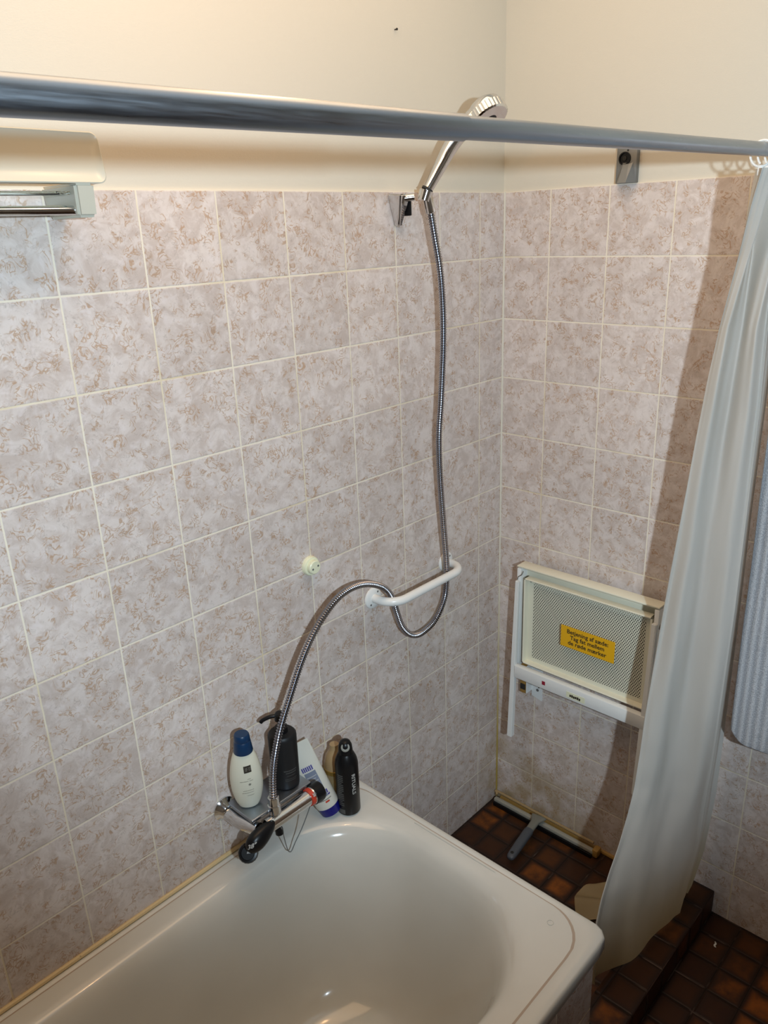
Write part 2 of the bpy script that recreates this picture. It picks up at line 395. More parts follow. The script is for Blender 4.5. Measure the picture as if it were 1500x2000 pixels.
rings.append(ring(TX0 + .003, TX1 - .003, TY0 + .003, TY1 - .001, .028, 0.440))
rings.append(ring(TX0, TX1, TY0, TY1, .03, 0.444))
rings.append(ring(TX0, TX1, TY0, TY1, .03, 0.466))
rings.append(ring(TX0 + .0015, TX1 - .0015, TY0 + .0015, TY1 - .0005, .03, 0.4715))
rings.append(ring(TX0 + .005, TX1 - .005, TY0 + .005, TY1 - .002, .03, 0.4745))
rings.append(ring(TX0 + .011, TX1 - .011, TY0 + .018, TY1 - .006, .045, 0.4752))
# shallow groove running round the deck
rings.append(ring(TX0 + .013, TX1 - .014, TY0 + .029, TY1 - .010, .075, 0.4748))
rings.append(ring(TX0 + .015, TX1 - .0165, TY0 + .032, TY1 - .013, .078, 0.4725))
rings.append(ring(TX0 + .017, TX1 - .019, TY0 + .036, TY1 - .016, .080, 0.4728))
rings.append(ring(TX0 + .022, TX1 - .024, TY0 + .042, TY1 - .022, .085, 0.4725))
IX0, IX1, IY0, IY1, IR = -2.24, -0.668, -0.640, -0.058, 0.215
for ins, z, rr in ((-.010, .4715, .01), (.0, .470, 0), (.008, .4665, 0), (.016, .460, 0), (.024, .448, 0), (.031, .430, 0), (.040, .395, 0), (.052, .33, 0), (.066, .26, 0),
                   (.080, .20, 0), (.095, .16, 0), (.115, .130, 0), (.14, .112, -.01), (.17, .102, -.02), (.21, .098, -.05), (.26, .097, -.10)):
    k = 1.0 + 0.45 * max(0, (0.40 - z))
    rings.append(ring(IX0 + ins * 1.8, IX1 - ins * 1.25 * k, IY0 + ins, IY1 - ins * .92, max(IR + rr - ins * .25, .03), z))
loft(bm, rings, cap0=False, cap1=True)
bm.faces.ensure_lookup_table()
for k in range(8 * NB, 9 * NB): bm.faces[k].material_index = 1
tub = thing('bathtub', 'white enamelled bathtub with a rounded basin, built in along the tiled wall', 'bathtub', (-1.4, -0.35, 0.0))
new_obj('tub_body', bm, [m_enamel, m_stain], tub, sharp=1.2)
bm = bmesh.new(); lathe(bm, (-1.75, -0.345, 0.0955), (0, 0, 1), [(0, .034), (.003, .034), (.004, .030), (.0035, .012), (.0035, .0)], 32)
new_obj('drain', bm, m_chrome, tub)
bm = bmesh.new()
tp_ = [(-0.690 + math.cos(a) * .0058, -0.610 + math.sin(a) * .0058, 0.4728) for a in [2 * PI * i / 24 for i in range(25)]]
tube(bm, tp_, .0006, 6); new_obj('deck_mark', bm, m_enamel, tub)

# ------------------------------------------------------------------ curtain rod
rod = thing('shower_curtain_rod', 'long grey steel curtain rod crossing the picture above the bath', 'curtain rod', (0, -0.68, 1.83))
bm = bmesh.new(); tube(bm, [(-1.05, -0.68, 1.812), (-0.5, -0.68, 1.820), (-0.004, -0.68, 1.828)], .0108, 28); new_obj('inner_tube', bm, m_satin, rod)
bm = bmesh.new()
tube(bm, [(-2.69, -0.68, 1.788), (-1.8, -0.68, 1.801), (-1.045, -0.68, 1.812)], .0121, 28)
new_obj('outer_tube', bm, m_satin, rod)
bm = bmesh.new(); lathe(bm, (0, -0.68, 1.828), (-1, 0, 0), [(0, .030), (.006, .030), (.012, .018), (.03, .0145), (.031, .0118)], 32); new_obj('end_flange', bm, m_chrome, rod)

# ------------------------------------------------------------------ shower curtain
AL = [(-0.255, -0.680, 1.795), (-0.238, -0.665, 1.739), (-0.208, -0.645, 1.655), (-0.195, -0.622, 1.528), (-0.200, -0.612, 1.433), (-0.201, -0.602, 1.321), (-0.204, -0.594, 1.203), (-0.209, -0.580, 1.019), (-0.222, -0.572, 0.839), (-0.240, -0.566, 0.674), (-0.253, -0.567, 0.585), (-0.273, -0.569, 0.505), (-0.305, -0.572, 0.445), (-0.348, -0.577, 0.390), (-0.392, -0.580, 0.345), (-0.430, -0.585, 0.300), (-0.455, -0.590, 0.24), (-0.462, -0.596, 0.17), (-0.455, -0.60, 0.078)]
BL = [(-0.15, -0.70, 1.795), (-0.17, -0.70, 1.529), (-0.155, -0.70, 1.375), (-0.152, -0.70, 1.168), (-0.150, -0.70, 0.945), (-0.145, -0.695, 0.682), (-0.133, -0.69, 0.536), (-0.125, -0.685, 0.439), (-0.118, -0.68, 0.307), (-0.128, -0.67, 0.196), (-0.130, -0.657, 0.078)]
CL = [(-0.05, -0.68, 1.795), (-0.045, -0.675, 1.354), (-0.03, -0.67, 1.124), (-0.022, -0.67, 0.876), (-0.020, -0.67, 0.606), (-0.02, -0.67, 0.386), (-0.022, -0.66, 0.20), (-0.05, -0.65, 0.10), (-0.06, -0.645, 0.078)]
def at_z(L, z):
    if z >= L[0][2]: return Vector(L[0][:2])
    for a, b in zip(L, L[1:]):
        if b[2] <= z <= a[2]:
            t = (a[2] - z) / (a[2] - b[2]); return Vector(a[:2]).lerp(Vector(b[:2]), t)
    return Vector(L[-1][:2])
bm = bmesh.new(); NZ, NU = 150, 190; grid = []
def fold(u, z):
    """pleat displacement: strong near the rod, merging and drifting lower down"""
    k = (1.795 - z) / 1.72
    amp = 0.017 * (1 - 0.35 * k)
    s = amp * math.sin(2 * PI * (1.7 * u + 0.05 - 0.35 * k)) * (0.5 + 0.5 * math.cos(PI * min(1, k * 0.8)) * 0.9 + 0.25)
    s += 0.005 * (1 - k) ** 3 * math.sin(2 * PI * (5 * u + 0.3))
    s += 0.010 * k * math.sin(2 * PI * (1.3 * u + 1.4 * k + 0.2))
    s += 0.011 * noise.noise(Vector((u * 2.6 + k * 1.5, z * 1.6, 3.1))) * (0.4 + k)
    s += 0.0035 * noise.noise(Vector((u * 7, z * 6, 8.0)))
    return s
for j in range(NZ + 1):
    z = 1.795 - (1.795 - 0.076) * j / NZ
    A, B, D = at_z(AL, z), at_z(BL, z), at_z(CL, z)
    n = Vector(((B - A).y, -(B - A).x)).normalized()      # towards the room
    if n.y > 0: n = -n
    row = []
    for i in range(NU + 1):
        u = i / NU
        if u < 0.08:   # returned hem behind the left edge
            t = u / 0.08; p = A + (B - A) * (0.30 * (1 - t)) + n * (-0.022 * math.sin(PI * 0.5 * (1 - t)))
            w = t
            p += n * fold(0, z) * w
        elif u < 0.74:
            t = (u - 0.08) / 0.66; e = min(1, t / 0.06, (1 - t) / 0.06)
            p = A.lerp(B, t) + n * (fold(t, z) * (0.25 + 0.75 * e))
        else:
            t = (u - 0.74) / 0.26
            p = B.lerp(D, t) - n * (0.014 * math.sin(PI * t) + 0.010 * math.sin(3 * PI * t)) + n * fold(1, z) * 0.25 * (1 - t)
        zz = z
        row.append(bm.verts.new((min(p.x, -0.006), p.y, zz)))
    grid.append(row)
for a, b in zip(grid, grid[1:]):
    for i in range(NU): bm.faces.new((a[i], a[i + 1], b[i + 1], b[i]))
# soft corner of cloth pushed inwards on the shower floor
g2 = []
for j in range(19):
    t = j / 18; row = []
    for i in range(23):
        s = i / 22
        x = -0.235 + 0.17 * s; y = -0.597 + (0.155 + 0.045 * math.sin(PI * (s * 1.1 - 0.05))) * t
        z = 0.074 * (1 - t) ** 1.5 + 0.008 + 0.020 * math.sin(PI * t) * (1 + math.sin(9 * s)) + 0.007 * math.sin(16 * s + 3 * t) * t
        row.append(bm.verts.new((x - 0.03 * t, y, max(z, 0.004))))
    g2.append(row)
for a, b in zip(g2, g2[1:]):
    for i in range(22): bm.faces.new((a[i], a[i + 1], b[i + 1], b[i]))
cur = thing('shower_curtain', 'white plastic shower curtain gathered at the right end of the rod', 'shower curtain', (-0.2, -0.66, 0.07))
cs = new_obj('curtain_sheet', bm, m_cur, cur, sharp=3)
for i in range(7):
    x = -0.245 + i * 0.034; z = 1.8275 - (-x) * 0.0145
    bm = bmesh.new()
    tube(bm, [(x, -0.68 + .0185 * math.sin(a), z - .0065 + .0200 * math.cos(a)) for a in [2 * PI * k / 24 for k in range(24)] + [0]], .0019, 8)
    box(bm, x - .002, x + .002, -0.684, -0.676, z - .040, z - .024, .001)
    new_obj('curtain_ring', bm, m_white_pl, cur)

# ------------------------------------------------------------------ rail bracket left on the right wall
br = thing('rail_bracket', 'small grey metal wall bracket with a round recess, above the right tiles', 'bracket', (0, -0.32, 1.80))
bm = bmesh.new(); box(bm, -0.010, 0.004, -0.343, -0.296, 1.797, 1.868, .002); new_obj('back_plate', bm, m_zinc, br)
bm = bmesh.new()
hull_box(bm, [(-.010, -.343, 1.7975), (-.010, -.298, 1.7975), (-.030, -.312, 1.7975), (-.030, -.330, 1.7975)], [(-.010, -.335, 1.838), (-.010, -.306, 1.838), (-.014, -.314, 1.834), (-.014, -.327, 1.834)])
new_obj('wedge', bm, m_zinc, br, smooth=False)
bm = bmesh.new(); lathe(bm, (-.0095, -.316, 1.846), (-1, 0, 0), [(0, .0135), (.0035, .0135), (.0035, .0108), (.001, .0100), (.001, 0)], 24); new_obj('socket', bm, m_black, br)
bm = bmesh.new(); lathe(bm, (-.0095, -.316, 1.8465), (-1, 0, 0), [(0, .0045), (.003, .0045), (.0035, 0)], 12); new_obj('screw', bm, m_dark, br)
bm = bmesh.new(); lathe(bm, (-.0095, -.322, 1.862), (-1, 0, 0), [(0, .0022), (.001, .0022), (.0012, 0)], 10); new_obj('screw', bm, m_dark, br)

# ------------------------------------------------------------------ shower set: wall holder, hand shower, hose
hold = thing('shower_holder', 'small chrome wall holder at the top of the hose', 'shower holder', (-.39, 0, 1.76))
bm = bmesh.new()
hull_box(bm, [(-.402, 0, 1.726), (-.392, 0, 1.726), (-.392, -.014, 1.726), (-.402, -.014, 1.726)], [(-.424, 0, 1.793), (-.382, 0, 1.793), (-.384, -.034, 1.790), (-.416, -.034, 1.790)])
bmesh.ops.bevel(bm, geom=bm.edges[:], offset=.0035, segments=3, affect='EDGES'); new_obj('holder_body', bm, m_chrome, hold)
bm = bmesh.new(); box(bm, -.386, -.378, -.030, -.008, 1.748, 1.784, .002); new_obj('click_dial', bm, m_black, hold)
bm = bmesh.new(); lathe(bm, (-.368, -.054, 1.776), (0.3, -.2, 1), [(0, .0135), (.020, .0150), (.020, .0125), (.001, .0115)], 24); tube(bm, [(-.398, -.024, 1.782), (-.382, -.040, 1.784)], .0075, 12); new_obj('holder_cup', bm, m_chrome, hold)

hs = thing('hand_shower', 'chrome hand shower with a ribbed round head, tilted in its wall holder', 'hand shower', (-.37, -.055, 1.79))
P0, P1, P2 = Vector((-.361, -.060, 1.799)), Vector((-.316, -.088, 1.880)), Vector((-.277, -.106, 1.926))
bm = bmesh.new(); pts = smooth_path([P0, P0.lerp(P1, .5), P1, P2, (-.258, -.116, 1.940)], 10)
tube(bm, pts, .012, 24, rfun=lambda i: .0110 + .0055 * min(1, i / 24) + .003 * max(0, (i - 26) / 14)); new_obj('handle', bm, m_chrome, hs)
bm = bmesh.new(); dd = (P1 - P0).normalized(); lathe(bm, P0 - dd * .004, dd, [(0, .0122), (.004, .0122), (.0045, .0105)], 24); new_obj('handle_collar', bm, m_dark, hs)
nrm = Vector((-.06, -.55, -.72)).normalized(); HC = Vector((-.246, -.118, 1.947))
bm = bmesh.new(); lathe(bm, HC - nrm * .012, nrm, [(-.006, 0), (-.004, .018), (.001, .029), (.008, .0365), (.016, .0385), (.019, .0385), (.020, .037)], 48); new_obj('head_shell', bm, m_chrome, hs)
bm = bmesh.new(); lathe(bm, HC + nrm * .007, nrm, [(0, .038), (.001, .0405), (.018, .0400), (.021, .0370), (.021, .031)], 72, ribs=1, rib=.035); new_obj('grip_ring', bm, m_chrome, hs)
bm = bmesh.new(); lathe(bm, HC + nrm * .0265, nrm, [(0, .032), (.001, .031), (-.002, .022), (.0015, .014), (.002, 0)], 40); new_obj('spray_face', bm, m_charcoal, hs)

HP = [(-.364, -.060, 1.788), (-.353, -.060, 1.752), (-.340, -.060, 1.700), (-.322, -.058, 1.635), (-.314, -.058, 1.555), (-.312, -.056, 1.467), (-.318, -.053, 1.350), (-.322, -.048, 1.255), (-.314, -.044, 1.150), (-.300, -.040, 1.040),
      (-.283, -.034, .935), (-.277, -.030, .876), (-.285, -.028, .818), (-.322, -.028, .774), (-.378, -.030, .760), (-.419, -.031, .772), (-.452, -.032, .808), (-.473, -.034, .858), (-.490, -.036, .905), (-.523, -.041, .944), (-.576, -.046, .974),
      (-.628, -.052, .987), (-.680, -.058, .984), (-.731, -.064, .961), (-.776, -.070, .927), (-.814, -.076, .886), (-.852, -.083, .834), (-.888, -.090, .783), (-.912, -.096, .737), (-.926, -.100, .697), (-.933, -.104, .664), (-.935, -.105, .646)]
P = resample(smooth_path(HP, 12), 0.00135)
hose = thing('shower_hose', 'ribbed metal shower hose looping from the holder behind the grab bar to the mixer', 'hose', (-.935, -.105, .646))
bm = bmesh.new(); tube(bm, P, .0072, 14, rfun=lambda i: (.0077, .0080, .0064, .0058)[i % 4]); new_obj('hose_tube', bm, m_hose, hose)
bm = bmesh.new(); lathe(bm, (-.365, -.060, 1.792), (0.30, -.0, -.95), [(-.008, .0085), (-.002, .0100), (.040, .0105), (.042, .0085)], 24); new_obj('upper_ferrule', bm, m_chrome, hose)

# ------------------------------------------------------------------ grab bar
gb = thing('grab_bar', 'short white grab bar on the tiled wall with the hose behind it', 'grab bar', (-.38, 0, .90))
XA, XB, GZ = -.518, -.245, .903
bm = bmesh.new(); gp = []
for k in range(9): a = PI / 2 * k / 8; gp.append((XA + .045 * (1 - math.cos(a)) , -.020 - .045 * math.sin(a), GZ))
gp = [(XA, -.002, GZ)] + gp
gq = [(XB - (p[0] - XA), p[1], GZ) for p in gp][::-1]
tube(bm, gp + gq, .0105, 24); new_obj('bar', bm, m_white_pl, gb)
for x in (XA, XB):
    bm = bmesh.new(); lathe(bm, (x, 0, GZ), (0, -1, 0), [(0, .0265), (.003, .0262), (.0055, .023), (.006, .013)], 32); fl = new_obj('flange', bm, m_white_pl, gb)
    for s in (-1, 1):
        bm = bmesh.new(); lathe(bm, (x + s * .0135 * .9, -.0044, GZ + s * .0135), (0, -1, 0), [(0, .0030), (.0016, .0026), (.002, 0)], 12)
        new_obj('screw', bm, m_zinc, fl)

# ------------------------------------------------------------------ cream wall button
kb = thing('wall_button', 'round yellowed plastic plug with two holes on the tiled wall', 'plug', (-.705, 0, 1.052))
bm = bmesh.new(); lathe(bm, (-.705, 0, 1.052), (0, -1, 0), [(0, .0215), (.006, .0215), (.009, .020), (.0095, .0165)], 36); new_obj('base_ring', bm, m_cream2, kb)
bm = bmesh.new(); lathe(bm, (-.705, 0, 1.052), (0, -1, 0), [(.002, .0155), (.018, .0155), (.020, .0135), (.0202, 0)], 32); new_obj('cap', bm, m_cream2, kb)
for s in (-1, 1):
    bm = bmesh.new(); lathe(bm, (-.705 + s * .0075, -.0200, 1.052 + s * .002), (0, -1, 0), [(0, .0024), (.0005, .0024), (.0006, 0)], 12, sy=1.0)
    new_obj('hole', bm, m_zinc, kb)

# ------------------------------------------------------------------ wall fitting at the top left
wf = thing('wall_shelf', 'cream tray panel with a glass strip and chrome bar on the wall, at left edge', 'shelf', (-1.3, 0, 1.80))
def rpoly(u0, u1, v0, v1, r, n=8):
    pts = []
    for cx_, cy_, a0 in ((u1 - r, v0 + r, -PI / 2), (u1 - r, v1 - r, 0), (u0 + r, v1 - r, PI / 2), (u0 + r, v0 + r, PI)):
        for k in range(n + 1): a = a0 + PI / 2 * k / n; pts.append((cx_ + r * math.cos(a), cy_ + r * math.sin(a)))
    return pts
bm = bmesh.new()
def pan(u, v, d): # v up the panel; bottom stands out further than the top
    return Vector((u, -.092 - d - .012 * (1 - v / .066), 1.798 + v))
U0, U1 = -1.75, -1.101
rings = [[pan(u, v, -.026) for u, v in rpoly(U0, U1, .0, .066, .011)], [pan(u, v, -.001) for u, v in rpoly(U0, U1, .0, .066, .011)],
         [pan(u, v, .0) for u, v in rpoly(U0 + .0015, U1 - .0015, .0015, .0645, .0105)], [pan(u, v, -.0015) for u, v in rpoly(U0 + .004, U1 - .004, .004, .062, .009)],
         [pan(u, v, -.004) for u, v in rpoly(U0 + .012, U1 - .012, .014, .050, .006)]]
loft(bm, rings); new_obj('tray_panel', bm, m_shelfpl, wf, sharp=.9)
bm = bmesh.new(); hull_box(bm, [(-1.146, -.094, 1.755), (-1.118, -.094, 1.755), (-1.118, -.0, 1.755), (-1.146, -.0, 1.755)], [(-1.151, -.104, 1.799), (-1.122, -.104, 1.799), (-1.122, 0, 1.799), (-1.151, 0, 1.799)])
bmesh.ops.bevel(bm, geom=bm.edges[:], offset=.004, segments=3, affect='EDGES'); new_obj('bracket', bm, m_shelfpl, wf)
bm = bmesh.new(); hull_box(bm, [(-1.80, -.085, 1.757), (-1.772, -.085, 1.757), (-1.772, -.0, 1.757), (-1.80, -.0, 1.757)], [(-1.80, -.098, 1.800), (-1.772, -.098, 1.800), (-1.772, 0, 1.800), (-1.80, 0, 1.800)])
bmesh.ops.bevel(bm, geom=bm.edges[:], offset=.004, segments=3, affect='EDGES'); new_obj('bracket', bm, m_shelfpl, wf)
bm = bmesh.new(); tube(bm, [(-1.79, -.082, 1.7645), (-1.4, -.082, 1.7645), (-1.140, -.082, 1.7645)], .0062, 20); new_obj('chrome_bar', bm, m_chrome, wf)
bm = bmesh.new(); box(bm, -1.775, -1.150, -.086, -.006, 1.784, 1.789, .001); new_obj('glass_shelf', bm, m_glass, wf)

# small nail high on the left wall
bm = bmesh.new(); lathe(bm, (-.377, .0055, 2.094), (0, -1, 0), [(0, .0012), (.006, .0012), (.0062, .0024), (.0075, .002), (.008, 0)], 12)
tag(new_obj('nail', bm, m_dark), 'tiny dark nail high on the cream wall near the corner', 'nail')

# ------------------------------------------------------------------ folding shower seat
st = thing('folding_shower_seat', 'cream metal shower seat with perforated pan folded up against the right wall', 'shower seat', (0, -.30, .52))
bm = bmesh.new()
box(bm, -.062, -.024, -.503, -.101, .8515, .856, .001)
box(bm, -.030, -.027, -.500, -.104, .792, .853, .0005)
new_obj('wall_frame', bm, m_cream, st, sharp=.5)
for y in (-.503, -.113):
    bm = bmesh.new(); box(bm, -.062, -.004, y, y + .012, .548, .848, .002); new_obj('side_plate', bm, m_white_pl, st, sharp=.5)
bm = bmesh.new()   # tray: rim of the pan
for a in ((-.066, -.044, -.489, -.126, .822, .8265), (-.066, -.044, -.489, -.126, .566, .5705), (-.066, -.044, -.1305, -.126, .566, .8265), (-.066, -.044, -.489, -.4845, .566, .8265)):
    box(bm, *a, .0008, 1)
new_obj('pan_rim', bm, m_cream, st, sharp=.5)
bm = bmesh.new(); box(bm, -.012, -.008, -.495, -.118, .556, .840); new_obj('hole_shade_sheet', bm, m_charcoal, st, smooth=False)  # added dark sheet, stands in for the shade behind the pan holes
bm = bmesh.new(); box(bm, -.0475, -.0470, -.4846, -.1304, .5704, .8222); new_obj('perforated_pan', bm, m_perf, st, smooth=False)
bm = bmesh.new(); box(bm, -.084, -.066, -.503, -.113, .522, .560, .002); cb = new_obj('crossbar', bm, m_white_pl, st, sharp=.5)
for y in (-.112, -.500):
    bm = bmesh.new()
    hull_box(bm, [(-.074, y, .322), (-.074, y + .016, .322), (-.090, y + .016, .322), (-.090, y, .322)], [(-.064, y - .003, .815), (-.064, y + .009, .815), (-.074, y + .009, .815), (-.074, y - .003, .815)])
    bmesh.ops.bevel(bm, geom=bm.edges[:], offset=.0018, segments=2, affect='EDGES'); new_obj('leg', bm, m_white_pl, st, sharp=.5)
bm = bmesh.new(); tube(bm, smooth_path([(-.067, -.1245, .846), (-.069, -.121, .836), (-.068, -.113, .829), (-.064, -.106, .823), (-.062, -.1025, .812)], 5), .0011, 6); new_obj('spring_wire', bm, m_zinc, st)
for y in (-.156,):
    bm = bmesh.new()
    hull_box(bm, [(-.0, y, .420), (-.0, y + .034, .428), (-.004, y + .034, .428), (-.004, y, .420)], [(-.0, y, .520), (-.0, y + .034, .520), (-.004, y + .034, .520), (-.004, y, .520)])
    box(bm, -.030, -.003, y + .034, y + .037, .445, .535, .0005)
    hb = new_obj('wall_plate', bm, m_white_pl, st, smooth=False)
    bm = bmesh.new(); box(bm, -.026, -.004, y + .040, y + .060, .440, .530, .001); hn = new_obj('hinge_block', bm, m_ochre, st)
    for a in ((.042, .452, .470), (.044, .492, .506)):
        bm = bmesh.new(); box(bm, -.028, -.004, y + a[0], y + .058, a[1], a[2], .001); new_obj('hinge_slot', bm, m_dark, hn)
    for dz, dy, r in ((.452, .014, .0045), (.488, .018, .0028), (.462, .010, .002)):
        bm = bmesh.new(); lathe(bm, (-.0039, y + dy, dz), (-1, 0, 0), [(0, r), (.0018, r * .9), (.002, 0)], 14); new_obj('screw', bm, m_zinc, hb)
bm = bmesh.new(); new_b = lathe(bm, (-.0472, -.137, .813), (-1, 0, 0), [(0, .0028), (.0015, .0025), (.0018, 0)], 12); new_obj('bolt', bm, m_zinc, st)
bm = bmesh.new(); lathe(bm, (-.050, -.5025, .80), (0, -1, 0), [(0, .007), (.008, .006), (.009, 0)], 14); new_obj('bolt', bm, m_zinc, st)
for y in (-.214,):
    bm = bmesh.new(); box(bm, -.0846, -.0838, y, y + .010, .536, .547); new_obj('red_mark', bm, m_redsq, cb, smooth=False)
bm = bmesh.new(); box(bm, -.0846, -.0838, -.335, -.280, .529, .546); lb = new_obj('maker_label', bm, m_cream2, cb, smooth=False)
bm = bmesh.new()
for k in range(6): box(bm, -.0850, -.0845, -.322 + k * .0055, -.3175 + k * .0055, .532 + .0006 * (k % 3), .539 + .0008 * ((k * 2) % 3))
me_ = new_obj('maker_print', bm, m_ink, cb, smooth=False)
bm = bmesh.new(); box(bm, -.0672, -.0662, -.400, -.246, .667, .728)
stick = new_obj('sticker', bm, m_yellow, st, smooth=False)
for k, (txt, sz) in enumerate((('Betjening af sæde:', .0180), ('Tag fat mellem', .0180), ('de røde mærker', .0180))):
    tb = text_bm(txt, sz, .0004)
    wrap(tb, lambda a, b, c, k=k: Vector((-.0674, -.323 - a * .92, .7135 - k * .0160 + b * .92)))
    new_obj('sticker_text', tb, m_ink, stick, smooth=False)

# ------------------------------------------------------------------ towel on its rail by the right wall
trl = thing('towel_rail', 'chrome towel rail on the right wall holding the grey towel', 'towel rail', (0, -.95, 1.52))
bm = bmesh.new(); tube(bm, [(-.07, -.722, 1.52), (-.07, -.95, 1.52), (-.07, -1.25, 1.52)], .008, 16); new_obj('bar', bm, m_chrome, trl)
for y in (-.730, -1.243):
    bm = bmesh.new(); tube(bm, [(0, y, 1.52), (-.04, y, 1.52), (-.07, y, 1.52)], .0085, 14); lathe(bm, (0, y, 1.52), (-1, 0, 0), [(0, .022), (.006, .02), (.008, .01)], 24); new_obj('post', bm, m_chrome, trl)
def towel():
    bm = bmesh.new(); prof = []
    for k in range(60): prof.append((-.035, .66 + (1.52 - .66) * k / 59))
    for k in range(1, 12): a = PI * k / 12; prof.append((-.0675 + .0325 * math.cos(a) , 1.52 + .0325 * math.sin(a)))
    for k in range(64): prof.append((-.100, 1.52 - (1.52 - .608) * k / 63))
    nY = 56; rows = []
    for s, (x, z) in enumerate(prof):
        row = []; front = s > 65; t = s / len(prof)
        y0 = -.690 if not front else -.700 - .010 * (1.52 - z)
        if 60 <= s <= 70: y0 = -.694
        y1 = -1.08
        for i in range(nY + 1):
            u = i / nY; y = y0 + (y1 - y0) * u
            wob = .006 * math.sin(y * 21 + z * 2.2) * min(1, (1.55 - z) * 3) + .004 * noise.noise(Vector((y * 12, z * 5, 1 if front else 9)))
            zz = z
            if s > len(prof) - 6:
                q = (s - (len(prof) - 6)) / 5
                zz = z + (.030 * q) * max(0, 1 - u / .10) ** 2
            row.append(bm.verts.new((x + wob * (1 if front else .6), y, zz)))
        rows.append(row)
    for a, b in zip(rows, rows[1:]):
        for i in range(nY): bm.faces.new((a[i], a[i + 1], b[i + 1], b[i]))
    return bm
tw = new_obj('towel', towel(), m_towel, sharp=3)
tag(tw, 'light grey terry towel hanging folded beside the curtain at the right edge', 'towel')
sol = tw.modifiers.new('thick', 'SOLIDIFY'); sol.thickness = .011; sol.offset = 0
bv = tw.modifiers.new('round', 'BEVEL'); bv.width = .0045; bv.segments = 3; bv.limit_method = 'ANGLE'; bv.angle_limit = 1.0

# ------------------------------------------------------------------ mixer
mx = thing('bath_mixer', 'chrome bath mixer with black knobs on the wall over the tub rim', 'mixer', (-.90, 0, .598))
for x in (-.988, -.838):
    bm = bmesh.new(); lathe(bm, (x, 0, .595), (0, -1, 0), [(0, .0265), (.004, .0265), (.010, .020), (.018, .0155), (.020, .0125)], 32); new_obj('escutcheon', bm, m_chrome, mx)
    bm = bmesh.new(); tube(bm, [(x, -.012, .590), (x, -.05, .588), (x + (.012 if x < -.9 else -.01), -.100, .588)], .0145, 20); new_obj('union_pipe', bm, m_chrome, mx)
bm = bmesh.new(); box(bm, -.986, -.826, -.096, -.010, .6045, .6125, .003, 3); new_obj('soap_ledge', bm, m_satin, mx)
bm = bmesh.new(); tube(bm, [(-.962, -.108, .590), (-.90, -.108, .590), (-.846, -.108, .590)], .0165, 28); new_obj('body', bm, m_chrome, mx)
bm = bmesh.new(); lathe(bm, (-.850, -.108, .590), (1, 0, 0), [(0, .0185), (.010, .0195), (.0105, .017)], 36); rg = new_obj('red_ring', bm, m_printr, mx)
bm = bmesh.new(); lathe(bm, (-.841, -.108, .590), (1, 0, 0), [(0, .0195), (.003, .020), (.004, .0175)], 36); new_obj('silver_ring', bm, m_chrome, mx)
bm = bmesh.new(); lathe(bm, (-.838, -.108, .590), (1, 0, 0), [(0, .021), (.018, .022), (.024, .020), (.026, .014), (.026, 0)], 40, ribs=1, rib=.03); new_obj('temperature_knob', bm, m_black, mx)
for dx in (-.8475,):
    tb = text_bm('38', .010, .0003)
    wrap(tb, lambda a, b, c: Vector((-.845 + b * .9, -.108 - .0199 * math.cos((a / .0195) - .5), .590 + .0199 * math.sin(-(a / .0195) + .9))))
    new_obj('ring_print', tb, m_printw, rg, smooth=False)
bm = bmesh.new()     # long oval flow handle
dv = Vector((-.62, -.30, -.06)).normalized()
Hc = Vector((-.981, -.116, .586))
bmesh.ops.create_uvsphere(bm, u_segments=40, v_segments=24, radius=1)
uy = Vector((-.55, -.60, .12)).normalized(); ux = Vector((.72, -.62, .30)).normalized(); ux = (ux - uy * ux.dot(uy)).normalized(); uz = uy.cross(ux)
def hpt(v):
    k = (1 - .30 * v.x)
    return Hc + Vector((1, 0, .36)).normalized() * (v.x * .039) + Vector((0, -1, .1)) * (v.y * .0165 * k) + Vector((-.3, .1, 1)).normalized() * (v.z * .0200 * k)
for v in bm.verts: v.co = hpt(v.co)
fh = new_obj('flow_handle', bm, m_black, mx)
tocam = (Vector((-1.69856, -1.186, 1.7244)) - Hc).normalized()
tb = text_bm('38°', .017, .0004)
ax1 = Vector((1, 0, .36)).normalized()
def on_handle(a, b, c):
    p = Vector((-1.003, -.116, .580)) + Vector((.74, -.60, .30)).normalized() * a * .8 + Vector((.25, .0, 1)).normalized() * b * .8
    d = Vector((-.55, -.62, .42)).normalized()
    for k in range(120):
        q = p + d * (.045 - k * .0005); l = q - Hc
        x = l.dot(ax1) / .039
        if abs(x) > 1: continue
        kk_ = (1 - .30 * x); y = -l.y / (.0165 * kk_); z = (l - ax1 * (x * .039)).dot(Vector((-.3, .1, 1)).normalized()) / (.0200 * kk_)
        if x * x + y * y + z * z < 1.05: return q
    return p + d * .01
wrap(tb, on_handle); new_obj('handle_print', tb, m_printw, fh, smooth=False)
bm = bmesh.new(); kd = Vector((-.45, -.55, .62)).normalized(); KC = Vector((-1.006, -.100, .550))
tube(bm, [(-.975, -.096, .578), (-.990, -.098, .566), KC], .0075, 14); new_obj('outlet_stem', bm, m_gold, mx)
bm = bmesh.new(); lathe(bm, KC - kd * .012, kd, [(0, .018), (.004, .0198), (.018, .0198), (.023, .0180), (.0235, .014), (.0215, .013), (.0215, .0)], 36, ribs=1, rib=.02); kk = new_obj('outlet_knob', bm, m_black, mx)
bm = bmesh.new(); rect_bm(bm, -.008, .002, -.001, .001); rect_bm(bm, -.001, .001, .0, .007, 2)
k1 = kd.cross(Vector((0, 0, 1))).normalized(); k2 = k1.cross(kd)
wrap(bm, lambda a, b, c: KC + kd * .0100 + k1 * a + k2 * b); thicken(bm, 0) if False else None
new_obj('knob_print', bm, m_printw, kk, smooth=False)
